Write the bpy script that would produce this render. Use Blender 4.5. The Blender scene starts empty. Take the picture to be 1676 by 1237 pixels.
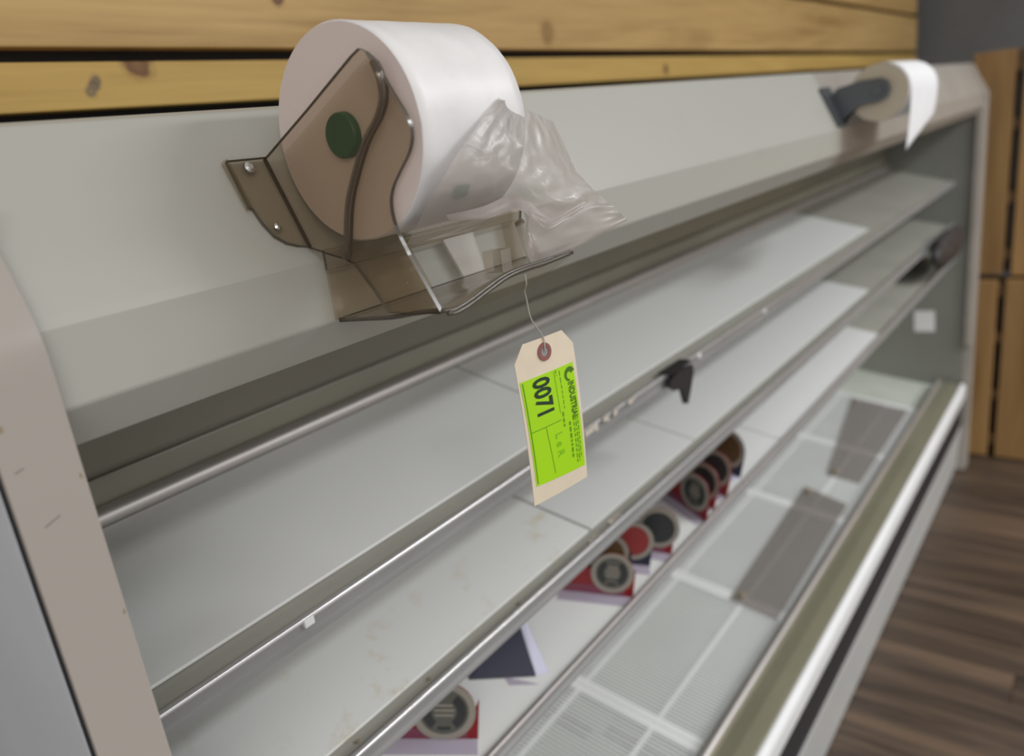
import bpy, bmesh, math, random
from math import sin, cos, pi, radians, sqrt
from mathutils import Vector, Matrix, noise

random.seed(7)
SC = bpy.context.scene
COL = SC.collection
ZC = 1.51                       # eye height above the floor; z values below are given relative to it

# ------------------------------------------------------------------ camera
RX = Vector((0.59771869, -0.7928635, -0.11874277))
UP = Vector((0.30801154, 0.09036255, 0.94708157))
FW = Vector((0.74017651, 0.6026625, -0.29822249))
cam = bpy.data.cameras.new('camera')
camo = bpy.data.objects.new('camera', cam)
COL.objects.link(camo)
M = Matrix.Identity(4)
for i in range(3):
    M[i][0], M[i][1], M[i][2] = RX[i], UP[i], -FW[i]
M[2][3] = ZC
camo.matrix_world = M
cam.sensor_width = 36.0
cam.lens = 1281.4 / 1676 * 36.0
cam.clip_start = 0.02
cam.dof.use_dof = True
cam.dof.focus_distance = 0.55
cam.dof.aperture_fstop = 4.0
SC.camera = camo

# ------------------------------------------------------------------ world, lights, exposure
w = bpy.data.worlds.new('world')
SC.world = w
w.use_nodes = True
w.node_tree.nodes['Background'].inputs[0].default_value = (1.0, 0.97, 0.92, 1)
w.node_tree.nodes['Background'].inputs[1].default_value = 0.32


def area(name, loc, rot, sx, sy, power, color):
    l = bpy.data.lights.new(name, 'AREA')
    l.shape = 'RECTANGLE'
    l.size, l.size_y = sx, sy
    l.energy = power
    l.color = color
    o = bpy.data.objects.new(name, l)
    COL.objects.link(o)
    o.location = loc
    o.rotation_euler = rot
    return o


# rows of ceiling fluorescents over the aisle and the shop floor in front of the case
area('ceiling_tube_light', (2.5, -1.5, 2.85), (radians(-10), 0, 0), 1.6, 0.35, 40, (0.96, 0.98, 1.0))
area('ceiling_tube_light', (3.0, -3.1, 2.85), (radians(-15), 0, 0), 2.6, 0.35, 125, (0.97, 0.985, 1.0))
area('ceiling_tube_light', (1.9, -4.6, 2.85), (radians(-15), 0, 0), 2.6, 0.35, 70, (1.0, 0.985, 0.96))
area('ceiling_tube_light', (-2.0, -2.0, 2.85), (0, 0, 0), 2.4, 0.30, 40, (1.0, 0.95, 0.93))

SC.view_settings.view_transform = 'Standard'
SC.view_settings.look = 'None'
SC.view_settings.gamma = 1.0
SC.view_settings.use_curve_mapping = False
SC.view_settings.exposure = 0.82


# ------------------------------------------------------------------ materials
def new_mat(name):
    m = bpy.data.materials.new(name)
    m.use_nodes = True
    nt = m.node_tree
    b = nt.nodes['Principled BSDF']
    return m, nt, b


def N(nt, kind, **kw):
    n = nt.nodes.new(kind)
    for k, v in kw.items():
        if k in ('operation', 'blend_type', 'wave_type', 'bands_direction', 'rings_direction', 'feature', 'data_type'):
            setattr(n, k, v)
        else:
            n.inputs[k].default_value = v
    return n


def ramp(nt, fac, stops):
    r = nt.nodes.new('ShaderNodeValToRGB')
    e = r.color_ramp.elements
    while len(e) < len(stops):
        e.new(0.5)
    for el, (p, c) in zip(e, stops):
        el.position = p
        el.color = (*c, 1) if len(c) == 3 else c
    nt.links.new(fac, r.inputs[0])
    return r.outputs[0]


def g3(v):
    return (v, v, v)


def plain(name, col, rough=0.5, metal=0.0, var=0.06, scale=6.0, bump=0.0, bscale=200.0, spec=0.5, coat=0.0):
    m, nt, b = new_mat(name)
    b.inputs['Roughness'].default_value = rough
    b.inputs['Metallic'].default_value = metal
    b.inputs['Specular IOR Level'].default_value = spec
    b.inputs['Coat Weight'].default_value = coat
    tc = nt.nodes.new('ShaderNodeTexCoord')
    n = N(nt, 'ShaderNodeTexNoise', Scale=scale, Detail=4.0)
    nt.links.new(tc.outputs['Object'], n.inputs['Vector'])
    a = tuple(max(0, c * (1 - var)) for c in col)
    d = tuple(min(1, c * (1 + var)) for c in col)
    nt.links.new(ramp(nt, n.outputs['Fac'], [(0.35, a), (0.65, d)]), b.inputs['Base Color'])
    if bump:
        n2 = N(nt, 'ShaderNodeTexNoise', Scale=bscale, Detail=2.0)
        nt.links.new(tc.outputs['Object'], n2.inputs['Vector'])
        bp = N(nt, 'ShaderNodeBump', Strength=bump, Distance=0.001)
        nt.links.new(n2.outputs['Fac'], bp.inputs['Height'])
        nt.links.new(bp.outputs[0], b.inputs['Normal'])
    return m


def stained(name, col, stain, rough=0.4, lo=0.62, hi=0.78, scale=9.0):
    """painted or plastic surface with a few stains of its own"""
    m, nt, b = new_mat(name)
    b.inputs['Roughness'].default_value = rough
    tc = nt.nodes.new('ShaderNodeTexCoord')
    n = N(nt, 'ShaderNodeTexNoise', Scale=scale, Detail=6.0, Roughness=0.65)
    nt.links.new(tc.outputs['Object'], n.inputs['Vector'])
    n2 = N(nt, 'ShaderNodeTexNoise', Scale=2.5, Detail=2.0)
    nt.links.new(tc.outputs['Object'], n2.inputs['Vector'])
    mu = N(nt, 'ShaderNodeMath', operation='MULTIPLY')
    f1 = ramp(nt, n.outputs['Fac'], [(lo, g3(0)), (hi, g3(1))])
    f2 = ramp(nt, n2.outputs['Fac'], [(0.45, g3(0)), (0.6, g3(1))])
    nt.links.new(f1, mu.inputs[0])
    nt.links.new(f2, mu.inputs[1])
    mx = nt.nodes.new('ShaderNodeMix')
    mx.data_type = 'RGBA'
    nt.links.new(mu.outputs[0], mx.inputs[0])
    mx.inputs[6].default_value = (*col, 1)
    mx.inputs[7].default_value = (*stain, 1)
    nt.links.new(mx.outputs[2], b.inputs['Base Color'])
    return m


def wood(name, light, dark, axis, rough=0.55, knots=(), grain=1.0, coat=0.0, varamt=0.25):
    """long-grained wood; axis = index of the grain axis; knots = (a, b, radius) in the board's own plane"""
    m, nt, b = new_mat(name)
    b.inputs['Roughness'].default_value = rough
    b.inputs['Coat Weight'].default_value = coat
    tc = nt.nodes.new('ShaderNodeTexCoord')
    oi = nt.nodes.new('ShaderNodeObjectInfo')
    off = N(nt, 'ShaderNodeMath', operation='MULTIPLY')
    off.inputs[1].default_value = 37.0
    nt.links.new(oi.outputs['Random'], off.inputs[0])
    add = N(nt, 'ShaderNodeVectorMath', operation='ADD')
    nt.links.new(tc.outputs['Object'], add.inputs[0])
    nt.links.new(off.outputs[0], add.inputs[1])
    mp = nt.nodes.new('ShaderNodeMapping')
    s = [14.0 * grain] * 3
    s[axis] = 1.1 * grain
    mp.inputs['Scale'].default_value = s
    nt.links.new(add.outputs[0], mp.inputs[0])
    n1 = N(nt, 'ShaderNodeTexNoise', Scale=1.0, Detail=6.0, Roughness=0.6, Distortion=0.6)
    nt.links.new(mp.outputs[0], n1.inputs['Vector'])
    mp2 = nt.nodes.new('ShaderNodeMapping')
    s2 = [120.0 * grain] * 3
    s2[axis] = 3.0 * grain
    mp2.inputs['Scale'].default_value = s2
    nt.links.new(add.outputs[0], mp2.inputs[0])
    n2 = N(nt, 'ShaderNodeTexNoise', Scale=1.0, Detail=3.0)
    nt.links.new(mp2.outputs[0], n2.inputs['Vector'])
    mixf = N(nt, 'ShaderNodeMath', operation='MULTIPLY_ADD')
    mixf.inputs[1].default_value = 0.35
    nt.links.new(n2.outputs['Fac'], mixf.inputs[0])
    nt.links.new(n1.outputs['Fac'], mixf.inputs[2])
    c = ramp(nt, mixf.outputs[0], [(0.45, dark), (0.62, tuple((l + d) / 2 for l, d in zip(light, dark))), (0.85, light)])
    hv = nt.nodes.new('ShaderNodeHueSaturation')
    vr = nt.nodes.new('ShaderNodeMapRange')
    vr.inputs[3].default_value = 1 - varamt
    vr.inputs[4].default_value = 1 + varamt
    nt.links.new(oi.outputs['Random'], vr.inputs[0])
    nt.links.new(vr.outputs[0], hv.inputs['Value'])
    nt.links.new(c, hv.inputs['Color'])
    out = hv.outputs[0]
    for (pos, rad, kc) in knots:
        d = N(nt, 'ShaderNodeVectorMath', operation='DISTANCE')
        wv = N(nt, 'ShaderNodeTexNoise', Scale=40.0)
        nt.links.new(tc.outputs['Object'], wv.inputs['Vector'])
        jit = N(nt, 'ShaderNodeMath', operation='MULTIPLY_ADD')
        jit.inputs[1].default_value = rad * 0.9
        jit.inputs[2].default_value = -rad * 0.45
        nt.links.new(wv.outputs['Fac'], jit.inputs[0])
        nt.links.new(tc.outputs['Object'], d.inputs[0])
        d.inputs[1].default_value = pos
        sm = N(nt, 'ShaderNodeMath', operation='ADD')
        nt.links.new(d.outputs['Value'], sm.inputs[0])
        nt.links.new(jit.outputs[0], sm.inputs[1])
        dv = N(nt, 'ShaderNodeMath', operation='DIVIDE')
        nt.links.new(sm.outputs[0], dv.inputs[0])
        dv.inputs[1].default_value = rad
        f = ramp(nt, dv.outputs[0], [(0.0, g3(0.75)), (0.45, g3(0.95)), (0.7, g3(0.3)), (1.0, g3(0))])
        mx = nt.nodes.new('ShaderNodeMix')
        mx.data_type = 'RGBA'
        nt.links.new(f, mx.inputs[0])
        nt.links.new(out, mx.inputs[6])
        mx.inputs[7].default_value = (*kc, 1)
        out = mx.outputs[2]
    nt.links.new(out, b.inputs['Base Color'])
    bp = N(nt, 'ShaderNodeBump', Strength=0.15, Distance=0.002)
    nt.links.new(n2.outputs['Fac'], bp.inputs['Height'])
    nt.links.new(bp.outputs[0], b.inputs['Normal'])
    return m


def clear(name, tint, gloss=0.05, rough=0.05, body=None, bodyfac=0.0):
    """thin clear plastic: tinted see-through sheet with fresnel gloss and a little haze"""
    m, nt, b = new_mat(name)
    nt.nodes.remove(b)
    out = nt.nodes['Material Output']
    t = nt.nodes.new('ShaderNodeBsdfTransparent')
    t.inputs[0].default_value = (*tint, 1)
    cur = t.outputs[0]
    if bodyfac:
        d = nt.nodes.new('ShaderNodeBsdfDiffuse')
        d.inputs[0].default_value = (*body, 1)
        mx = nt.nodes.new('ShaderNodeMixShader')
        mx.inputs[0].default_value = bodyfac
        nt.links.new(cur, mx.inputs[1])
        nt.links.new(d.outputs[0], mx.inputs[2])
        cur = mx.outputs[0]
    g = nt.nodes.new('ShaderNodeBsdfGlossy')
    g.inputs['Roughness'].default_value = rough
    fr = nt.nodes.new('ShaderNodeFresnel')
    fr.inputs[0].default_value = 1.45
    mx = nt.nodes.new('ShaderNodeMixShader')
    ge = nt.nodes.new('ShaderNodeNewGeometry')
    inv = N(nt, 'ShaderNodeMath', operation='SUBTRACT')
    inv.inputs[0].default_value = 1.0
    nt.links.new(ge.outputs['Backfacing'], inv.inputs[1])
    mu = N(nt, 'ShaderNodeMath', operation='MULTIPLY')
    nt.links.new(fr.outputs[0], mu.inputs[0])
    nt.links.new(inv.outputs[0], mu.inputs[1])
    nt.links.new(mu.outputs[0], mx.inputs[0])
    nt.links.new(cur, mx.inputs[1])
    nt.links.new(g.outputs[0], mx.inputs[2])
    nt.links.new(mx.outputs[0], out.inputs[0])
    return m


def film(name, opacity=0.50):
    """crumpled translucent bag film"""
    m, nt, b = new_mat(name)
    nt.nodes.remove(b)
    out = nt.nodes['Material Output']
    tc = nt.nodes.new('ShaderNodeTexCoord')
    n = N(nt, 'ShaderNodeTexNoise', Scale=38.0, Detail=3.0, Distortion=1.2)
    nt.links.new(tc.outputs['Object'], n.inputs['Vector'])
    bp = N(nt, 'ShaderNodeBump', Strength=0.2, Distance=0.006)
    nt.links.new(n.outputs['Fac'], bp.inputs['Height'])
    t = nt.nodes.new('ShaderNodeBsdfTransparent')
    t.inputs[0].default_value = (0.95, 0.93, 0.91, 1)
    d = nt.nodes.new('ShaderNodeBsdfDiffuse')
    d.inputs[0].default_value = (0.70, 0.65, 0.625, 1)
    nt.links.new(bp.outputs[0], d.inputs['Normal'])
    tl = nt.nodes.new('ShaderNodeBsdfTranslucent')
    tl.inputs[0].default_value = (0.74, 0.69, 0.665, 1)
    dm = nt.nodes.new('ShaderNodeMixShader')
    dm.inputs[0].default_value = 0.4
    nt.links.new(d.outputs[0], dm.inputs[1])
    nt.links.new(tl.outputs[0], dm.inputs[2])
    a = nt.nodes.new('ShaderNodeMixShader')
    a.inputs[0].default_value = opacity
    nt.links.new(t.outputs[0], a.inputs[1])
    nt.links.new(dm.outputs[0], a.inputs[2])
    g = nt.nodes.new('ShaderNodeBsdfGlossy')
    g.inputs['Roughness'].default_value = 0.30
    nt.links.new(bp.outputs[0], g.inputs['Normal'])
    fr = nt.nodes.new('ShaderNodeFresnel')
    fr.inputs[0].default_value = 1.5
    nt.links.new(bp.outputs[0], fr.inputs['Normal'])
    mx = nt.nodes.new('ShaderNodeMixShader')
    nt.links.new(fr.outputs[0], mx.inputs[0])
    nt.links.new(a.outputs[0], mx.inputs[1])
    nt.links.new(g.outputs[0], mx.inputs[2])
    nt.links.new(mx.outputs[0], out.inputs[0])
    return m


def rings(name, a, bcol, scale, rough=0.5):
    """end face of a wound roll: fine concentric layers about the object's x axis"""
    m, nt, b = new_mat(name)
    b.inputs['Roughness'].default_value = rough
    tc = nt.nodes.new('ShaderNodeTexCoord')
    wv = N(nt, 'ShaderNodeTexWave', wave_type='RINGS', rings_direction='X', Scale=scale, Distortion=1.5, Detail=3.0)
    wv.inputs['Detail Scale'].default_value = 2.0
    nt.links.new(tc.outputs['Object'], wv.inputs['Vector'])
    nt.links.new(ramp(nt, wv.outputs['Fac'], [(0.0, a), (1.0, bcol)]), b.inputs['Base Color'])
    bp = N(nt, 'ShaderNodeBump', Strength=0.12, Distance=0.001)
    nt.links.new(wv.outputs['Fac'], bp.inputs['Height'])
    nt.links.new(bp.outputs[0], b.inputs['Normal'])
    return m


MT = {}
MT['canopy'] = stained('white_enamel', (0.43, 0.427, 0.387), (0.35, 0.34, 0.295), 0.38, 0.6, 0.9, 14)
MT['canopy_beige'] = plain('beige_enamel', (0.36, 0.33, 0.295), 0.35)
MT['strip'] = stained('end_trim_enamel', (0.40, 0.365, 0.33), (0.30, 0.265, 0.21), 0.28, 0.62, 0.8, 16)
MT['outer'] = plain('white_side_panel_cool_cast', (0.70, 0.73, 0.78), 0.4, var=0.03)  # cool light cast at the near end put into the white
MT['gap_shade'] = plain('black_gap_shade', (0.012, 0.012, 0.016), 0.6)  # black stands in for shade behind the trim strip
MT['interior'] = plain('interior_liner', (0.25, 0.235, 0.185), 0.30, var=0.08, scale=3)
MT['interior_end'] = plain('interior_end_liner', (0.24, 0.245, 0.22), 0.28, var=0.08, scale=3)
MT['silver'] = plain('brushed_aluminium', (0.56, 0.525, 0.51), 0.42, 0.7, var=0.04)
MT['bright'] = plain('bright_aluminium', (0.80, 0.80, 0.82), 0.22, 0.7, var=0.03)
MT['shelf'] = plain('shelf_enamel', (0.33, 0.325, 0.285), 0.4, var=0.05)
MT['liner'] = stained('white_shelf_liner', (0.70, 0.71, 0.70), (0.62, 0.56, 0.40), 0.33, 0.66, 0.86, 11)
MT['liner_stained'] = stained('stained_shelf_liner', (0.74, 0.75, 0.735), (0.58, 0.49, 0.28), 0.33, 0.56, 0.72, 22)
MT['pricerail'] = plain('grey_price_rail', (0.30, 0.30, 0.30), 0.3, 0.2)
MT['ledge'] = plain('return_grille_metal', (0.36, 0.345, 0.25), 0.30, 0.55, var=0.06, scale=3)
MT['nose'] = plain('white_bumper', (0.74, 0.75, 0.76), 0.3, var=0.03)
MT['black'] = plain('black_bumper_rubber', (0.018, 0.017, 0.020), 0.5)
MT['greypanel'] = plain('grey_kick_panel', (0.43, 0.43, 0.42), 0.4, var=0.03)
MT['deck'] = plain('deck_pan', (0.50, 0.53, 0.47), 0.4, var=0.08, scale=4)
MT['wire'] = plain('white_coated_wire', (0.74, 0.76, 0.76), 0.4, var=0.02)
MT['dark'] = plain('dark_slot', (0.03, 0.035, 0.03), 0.6)
MT['smoke'] = clear('smoked_acrylic', (0.865, 0.825, 0.765), rough=0.06, body=(0.40, 0.35, 0.28), bodyfac=0.05)
MT['smoke_edge'] = plain('smoked_acrylic_edge', (0.085, 0.072, 0.055), 0.2)
MT['smoke_bead'] = clear('smoked_acrylic_bead', (0.68, 0.62, 0.54), rough=0.05, body=(0.24, 0.20, 0.16), bodyfac=0.22)
MT['clear'] = clear('clear_acrylic', (0.92, 0.90, 0.87), rough=0.03)
MT['clear_post'] = clear('clear_post_acrylic', (0.86, 0.84, 0.81), rough=0.08, body=(0.80, 0.77, 0.74), bodyfac=0.30)
MT['highlight'] = clear('acrylic_highlight', (0.9, 0.88, 0.85), rough=0.15, body=(0.85, 0.83, 0.80), bodyfac=0.42)  # white body colour paints a highlight on clear acrylic
MT['panel_smoke'] = clear('smoked_panel', (0.85, 0.83, 0.82), rough=0.15, body=(0.36, 0.335, 0.325), bodyfac=0.20)
MT['screw'] = plain('screw_steel', (0.55, 0.55, 0.52), 0.25, 0.9)
MT['film_roll'] = plain('wound_bag_film', (0.82, 0.81, 0.82), 0.40, var=0.04, scale=30, bump=0.4, bscale=40)
MT['film_end'] = rings('wound_bag_film_end', (0.66, 0.57, 0.545), (0.80, 0.71, 0.685), 420, 0.45)
MT['film'] = film('bag_film')
MT['fold_highlight'] = film('bag_film_fold_highlight', 0.88)  # higher opacity paints the bright highlight along the fold
MT['green'] = plain('green_plastic', (0.02, 0.12, 0.06), 0.4)
MT['green_shade'] = plain('green_plastic_shade', (0.004, 0.018, 0.010), 0.5)  # darker copy of the green plastic, shade of the hollow painted in
MT['greenprint'] = plain('green_print', (0.06, 0.28, 0.13), 0.4)
MT['tag'] = plain('manila_card', (0.74, 0.645, 0.50), 0.6, var=0.03, scale=60)
MT['sticker'] = plain('green_label', (0.38, 0.72, 0.003), 0.5, var=0.02)
MT['ink'] = plain('black_ink', (0.015, 0.04, 0.015), 0.5)
MT['greyink'] = plain('small_print', (0.12, 0.32, 0.005), 0.5)
MT['ballpoint'] = plain('ballpoint_ink', (0.20, 0.50, 0.01), 0.5)
MT['logoink'] = plain('logo_ink', (0.06, 0.17, 0.005), 0.5)
MT['eyelet'] = plain('red_fibre_ring', (0.26, 0.10, 0.09), 0.6)
MT['string'] = plain('grey_twine', (0.42, 0.40, 0.36), 0.7)
MT['kraft'] = rings('paper_roll_end', (0.50, 0.44, 0.34), (0.56, 0.50, 0.40), 900, 0.6)
MT['paper'] = plain('white_paper', (0.86, 0.86, 0.88), 0.6, var=0.02)
MT['bracket'] = plain('grey_bracket_steel', (0.12, 0.13, 0.145), 0.35, 0.6)
MT['cardred'] = plain('red_print', (0.24, 0.010, 0.012), 0.35)
MT['cardnavy'] = plain('navy_print', (0.018, 0.020, 0.045), 0.35)
MT['cardband'] = plain('purple_band', (0.20, 0.05, 0.085), 0.35)
MT['cardback'] = plain('lavender_card', (0.52, 0.52, 0.66), 0.5)
MT['ring'] = plain('grey_ring_print', (0.30, 0.28, 0.24), 0.5)
MT['discgrey'] = plain('grey_emblem', (0.105, 0.105, 0.088), 0.5)
MT['discdark'] = plain('dark_emblem', (0.03, 0.035, 0.035), 0.5)
MT['discbrown'] = plain('brown_emblem', (0.105, 0.06, 0.022), 0.5)
MT['discred'] = plain('red_emblem', (0.27, 0.03, 0.03), 0.5)
MT['cardwhite'] = plain('white_print', (0.62, 0.55, 0.55), 0.5)
MT['footclear'] = clear('clear_card_foot', (0.88, 0.86, 0.92), rough=0.1, body=(0.66, 0.60, 0.66), bodyfac=0.25)
MT['darkwrap'] = plain('dark_wrapper', (0.035, 0.033, 0.035), 0.45, var=0.3, scale=40)
MT['greywall'] = plain('grey_wall_paint', (0.155, 0.155, 0.155), 0.7)
MT['backwall'] = plain('black_wall_paint', (0.012, 0.011, 0.012), 0.8)
MT['subfloor'] = plain('subfloor', (0.03, 0.025, 0.022), 0.8)
MT['debris'] = plain('torn_label', (0.55, 0.50, 0.44), 0.6, var=0.35, scale=90)
MT['soil'] = plain('dried_spill', (0.30, 0.24, 0.16), 0.6, var=0.3)
PINE_L, PINE_D = (0.66, 0.44, 0.175), (0.40, 0.235, 0.075)
MT['pine_top'] = wood('pine_upper', PINE_L, PINE_D, 0, knots=[((0.707, 0, -0.016), 0.014, (0.13, 0.04, 0.015)), ((1.31, 0, -0.045), 0.03, (0.30, 0.17, 0.055))], varamt=0.06, grain=1.0)
MT['pine_low'] = wood('pine_strip', (0.60, 0.40, 0.115), (0.42, 0.26, 0.065), 0,
                      knots=[((0.500, 0, 0.024), 0.024, (0.15, 0.055, 0.02)), ((0.449, 0, 0.005), 0.0085, (0.17, 0.125, 0.075)), ((0.4455, 0, 0.000), 0.0085, (0.15, 0.11, 0.07)), ((0.440, 0, -0.006), 0.009, (0.20, 0.15, 0.085)), ((1.786, 0, -0.004), 0.018, (0.15, 0.065, 0.03))], varamt=0.05, grain=1.3)
MT['pallet'] = wood('pallet_pine', (0.34, 0.20, 0.075), (0.20, 0.105, 0.035), 2, varamt=0.22)
MT['stringer'] = wood('stringer_pine', (0.20, 0.12, 0.05), (0.11, 0.06, 0.025), 1, varamt=0.15)
MT['back_board_shade'] = wood('pallet_back_shade', (0.16, 0.095, 0.04), (0.08, 0.045, 0.02), 2, varamt=0.15)  # darker pine, shade behind the front boards put into the colour
MT['floor'] = wood('dark_floor_plank', (0.105, 0.070, 0.046), (0.010, 0.008, 0.008), 1, rough=0.42, grain=1.1, varamt=0.30)


# ------------------------------------------------------------------ mesh helpers
class MB:
    def __init__(self):
        self.v, self.f, self.m = [], [], []

    def add(self, vs, fs, mi=0):
        k = len(self.v)
        self.v += [tuple(p) for p in vs]
        self.f += [tuple(i + k for i in f) for f in fs]
        self.m += [mi] * len(fs)
        return self

    def box(self, x0, x1, y0, y1, z0, z1, mi=0):
        vs = [(x, y, z) for z in (z0, z1) for y in (y0, y1) for x in (x0, x1)]
        return self.add(vs, [(0, 2, 3, 1), (4, 5, 7, 6), (0, 1, 5, 4), (2, 6, 7, 3), (0, 4, 6, 2), (1, 3, 7, 5)], mi)

    def prism_x(self, prof, x0, x1, mi=0, mend=None):
        """closed (y,z) outline pushed from x0 to x1"""
        n = len(prof)
        vs = [(x0, y, z) for y, z in prof] + [(x1, y, z) for y, z in prof]
        self.add(vs, [(i, (i + 1) % n, (i + 1) % n + n, i + n) for i in range(n)], mi)
        e = mi if mend is None else mend
        self.add(vs, [tuple(range(n - 1, -1, -1)), tuple(range(n, 2 * n))], e)
        return self

    def slab(self, pts, off, mi=0, medge=None):
        """planar outline pts thickened by the vector off; the edge may take its own material"""
        n = len(pts)
        pts = [Vector(p) for p in pts]
        vs = pts + [p + Vector(off) for p in pts]
        self.add(vs, [tuple(range(n)), tuple(range(2 * n - 1, n - 1, -1))], mi)
        self.add(vs, [(i, i + n, (i + 1) % n + n, (i + 1) % n) for i in range(n)], mi if medge is None else medge)
        return self

    def tube(self, pts, r, n=10, mi=0, cap=True):
        pts = [Vector(p) for p in pts]
        L = len(pts)
        rr = r if isinstance(r, (list, tuple)) else [r] * L
        vs = []
        ref = None
        for i, p in enumerate(pts):
            t = (pts[min(i + 1, L - 1)] - pts[max(i - 1, 0)]).normalized()
            if ref is None:
                ref = Vector((0, 0, 1)) if abs(t.z) < 0.9 else Vector((1, 0, 0))
            a = t.cross(ref).normalized()
            b = a.cross(t).normalized()
            ref = b
            for k in range(n):
                th = 2 * pi * k / n
                vs.append(p + a * cos(th) * rr[i] + b * sin(th) * rr[i])
        fs = []
        for i in range(L - 1):
            for k in range(n):
                fs.append((i * n + k, i * n + (k + 1) % n, (i + 1) * n + (k + 1) % n, (i + 1) * n + k))
        if cap:
            fs.append(tuple(range(n - 1, -1, -1)))
            fs.append(tuple(range((L - 1) * n, L * n)))
        return self.add(vs, fs, mi)

    def grid(self, fn, nu, nv, mi=0):
        vs = [fn(i / nu, j / nv) for j in range(nv + 1) for i in range(nu + 1)]
        fs = [(j * (nu + 1) + i, j * (nu + 1) + i + 1, (j + 1) * (nu + 1) + i + 1, (j + 1) * (nu + 1) + i) for j in range(nv) for i in range(nu)]
        return self.add(vs, fs, mi)

    def build(self, name, mats, parent=None, origin=None, smooth=False, bevel=0.0, segs=2, rel=True, sharp=None):
        """links one mesh object; z of the stored points is relative to eye height unless rel is False"""
        if not isinstance(mats, (list, tuple)):
            mats = [mats]
        dz = ZC if rel else 0.0
        o3 = Vector(origin) if origin is not None else Vector((0, 0, 0))
        if origin is None and self.v:
            n = len(self.v)
            o3 = Vector((sum(p[0] for p in self.v) / n, sum(p[1] for p in self.v) / n, sum(p[2] for p in self.v) / n))
        me = bpy.data.meshes.new(name)
        me.from_pydata([(p[0] - o3.x, p[1] - o3.y, p[2] - o3.z) for p in self.v], [], self.f)
        for mm in mats:
            me.materials.append(mm)
        for p, i in zip(me.polygons, self.m):
            p.material_index = i
            p.use_smooth = smooth
        bm = bmesh.new()
        bm.from_mesh(me)
        bmesh.ops.recalc_face_normals(bm, faces=bm.faces)
        bm.to_mesh(me)
        bm.free()
        if sharp:
            for p in me.polygons:
                p.use_smooth = True
            me.set_sharp_from_angle(angle=radians(sharp))
        ob = bpy.data.objects.new(name, me)
        COL.objects.link(ob)
        place(ob, Vector((o3.x, o3.y, o3.z + dz)), parent)
        if bevel:
            b = ob.modifiers.new('bevel', 'BEVEL')
            b.width = bevel
            b.segments = segs
            b.limit_method = 'ANGLE'
        return ob


WPOS = {}


def place(ob, wpos, parent):
    WPOS[ob.name] = wpos
    if parent is not None:
        ob.parent = parent
        ob.location = wpos - WPOS[parent.name]
    else:
        ob.location = wpos


def thing(name, loc, label, cat, group=None):
    o = bpy.data.objects.new(name, None)
    COL.objects.link(o)
    o.empty_display_size = 0.05
    place(o, Vector((loc[0], loc[1], loc[2] + ZC)), None)
    return tag(o, label, cat, group)


def tag(o, label, cat, group=None):
    o['label'] = label
    o['category'] = cat
    if group:
        o['group'] = group
    return o


def struct(o):
    o['kind'] = 'structure'
    return o


def text_mesh(name, body, size, mat, parent, origin, ax, ay, sx=1.0, bold=0.0, align='LEFT'):
    """flat printed lettering; ax = reading direction, ay = letter-up direction"""
    cu = bpy.data.curves.new(name, 'FONT')
    cu.body = body
    cu.size = size
    cu.offset = bold
    cu.align_x = align
    cu.align_y = 'CENTER'
    cu.resolution_u = 3
    tmp = bpy.data.objects.new(name + '_tmp', cu)
    COL.objects.link(tmp)
    dg = bpy.context.evaluated_depsgraph_get()
    me = bpy.data.meshes.new_from_object(tmp.evaluated_get(dg))
    bpy.data.objects.remove(tmp)
    bpy.data.curves.remove(cu)
    ax, ay = Vector(ax).normalized(), Vector(ay).normalized()
    az = ax.cross(ay)
    for v in me.vertices:
        c = v.co.copy()
        v.co = ax * c.x * sx + ay * c.y + az * 0.0
    me.materials.clear()
    me.materials.append(mat)
    me.name = name
    o = bpy.data.objects.new(name, me)
    COL.objects.link(o)
    place(o, Vector((origin[0], origin[1], origin[2] + ZC)), parent)
    return o


def spline(pts, n=8):
    """smooth curve through points (Catmull-Rom)"""
    P = [Vector(p) for p in pts]
    out = []
    for i in range(len(P) - 1):
        p0, p1, p2, p3 = P[max(i - 1, 0)], P[i], P[i + 1], P[min(i + 2, len(P) - 1)]
        for k in range(n):
            t = k / n
            out.append(0.5 * ((2 * p1) + (p2 - p0) * t + (2 * p0 - 5 * p1 + 4 * p2 - p3) * t * t + (3 * p1 - p0 - 3 * p2 + p3) * t ** 3))
    out.append(P[-1])
    return out


# ================================================================== THE SETTING
FZ = -ZC                         # floor level, relative
m = MB().box(-1.5, 5.2, -3.2, 1.05, FZ - 0.06, FZ - 0.012)
floor = struct(m.build('floor', MT['subfloor']))
# floor planks run away from the aisle towards the case
pw = 0.125
for i in range(46):
    x = -0.55 + i * pw
    cuts = [-3.1 - random.random() * 0.6, -1.6 + random.uniform(-0.5, 0.5), -0.2 + random.uniform(-0.35, 0.35), 1.0]
    for a, b in zip(cuts[:-1], cuts[1:]):
        if x > 1.3 or a > -1.5:
            MB().box(x + 0.0008, x + pw - 0.0008, a + 0.0008, b - 0.0008, FZ - 0.012, FZ + random.uniform(-0.0008, 0)).build('plank', MT['floor'], floor)

wall_back = struct(MB().box(-1.5, 4.62, 0.905, 0.985, FZ, 1.3).build('wall_back', MT['backwall']))
wall_right = struct(MB().box(4.62, 4.72, -3.2, 0.985, FZ, 1.3).build('wall_right', MT['greywall']))

# pine boards nailed across the wall above the case
rows = [(0.0750, 0.1225, 'pine_low'), (0.1365, 0.287, 'pine_top'), (0.300, 0.452, 'pine_top'), (0.462, 0.61, 'pine_top')]
for k, (z0, z1, mk) in enumerate(rows):
    MB().box(-0.75, 4.50 - 0.012 * k, 0.88, 0.905, z0, z1).build('plank', MT[mk], wall_back, origin=(0.0, 0.88, (z0 + z1) / 2), bevel=0.002)

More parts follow.
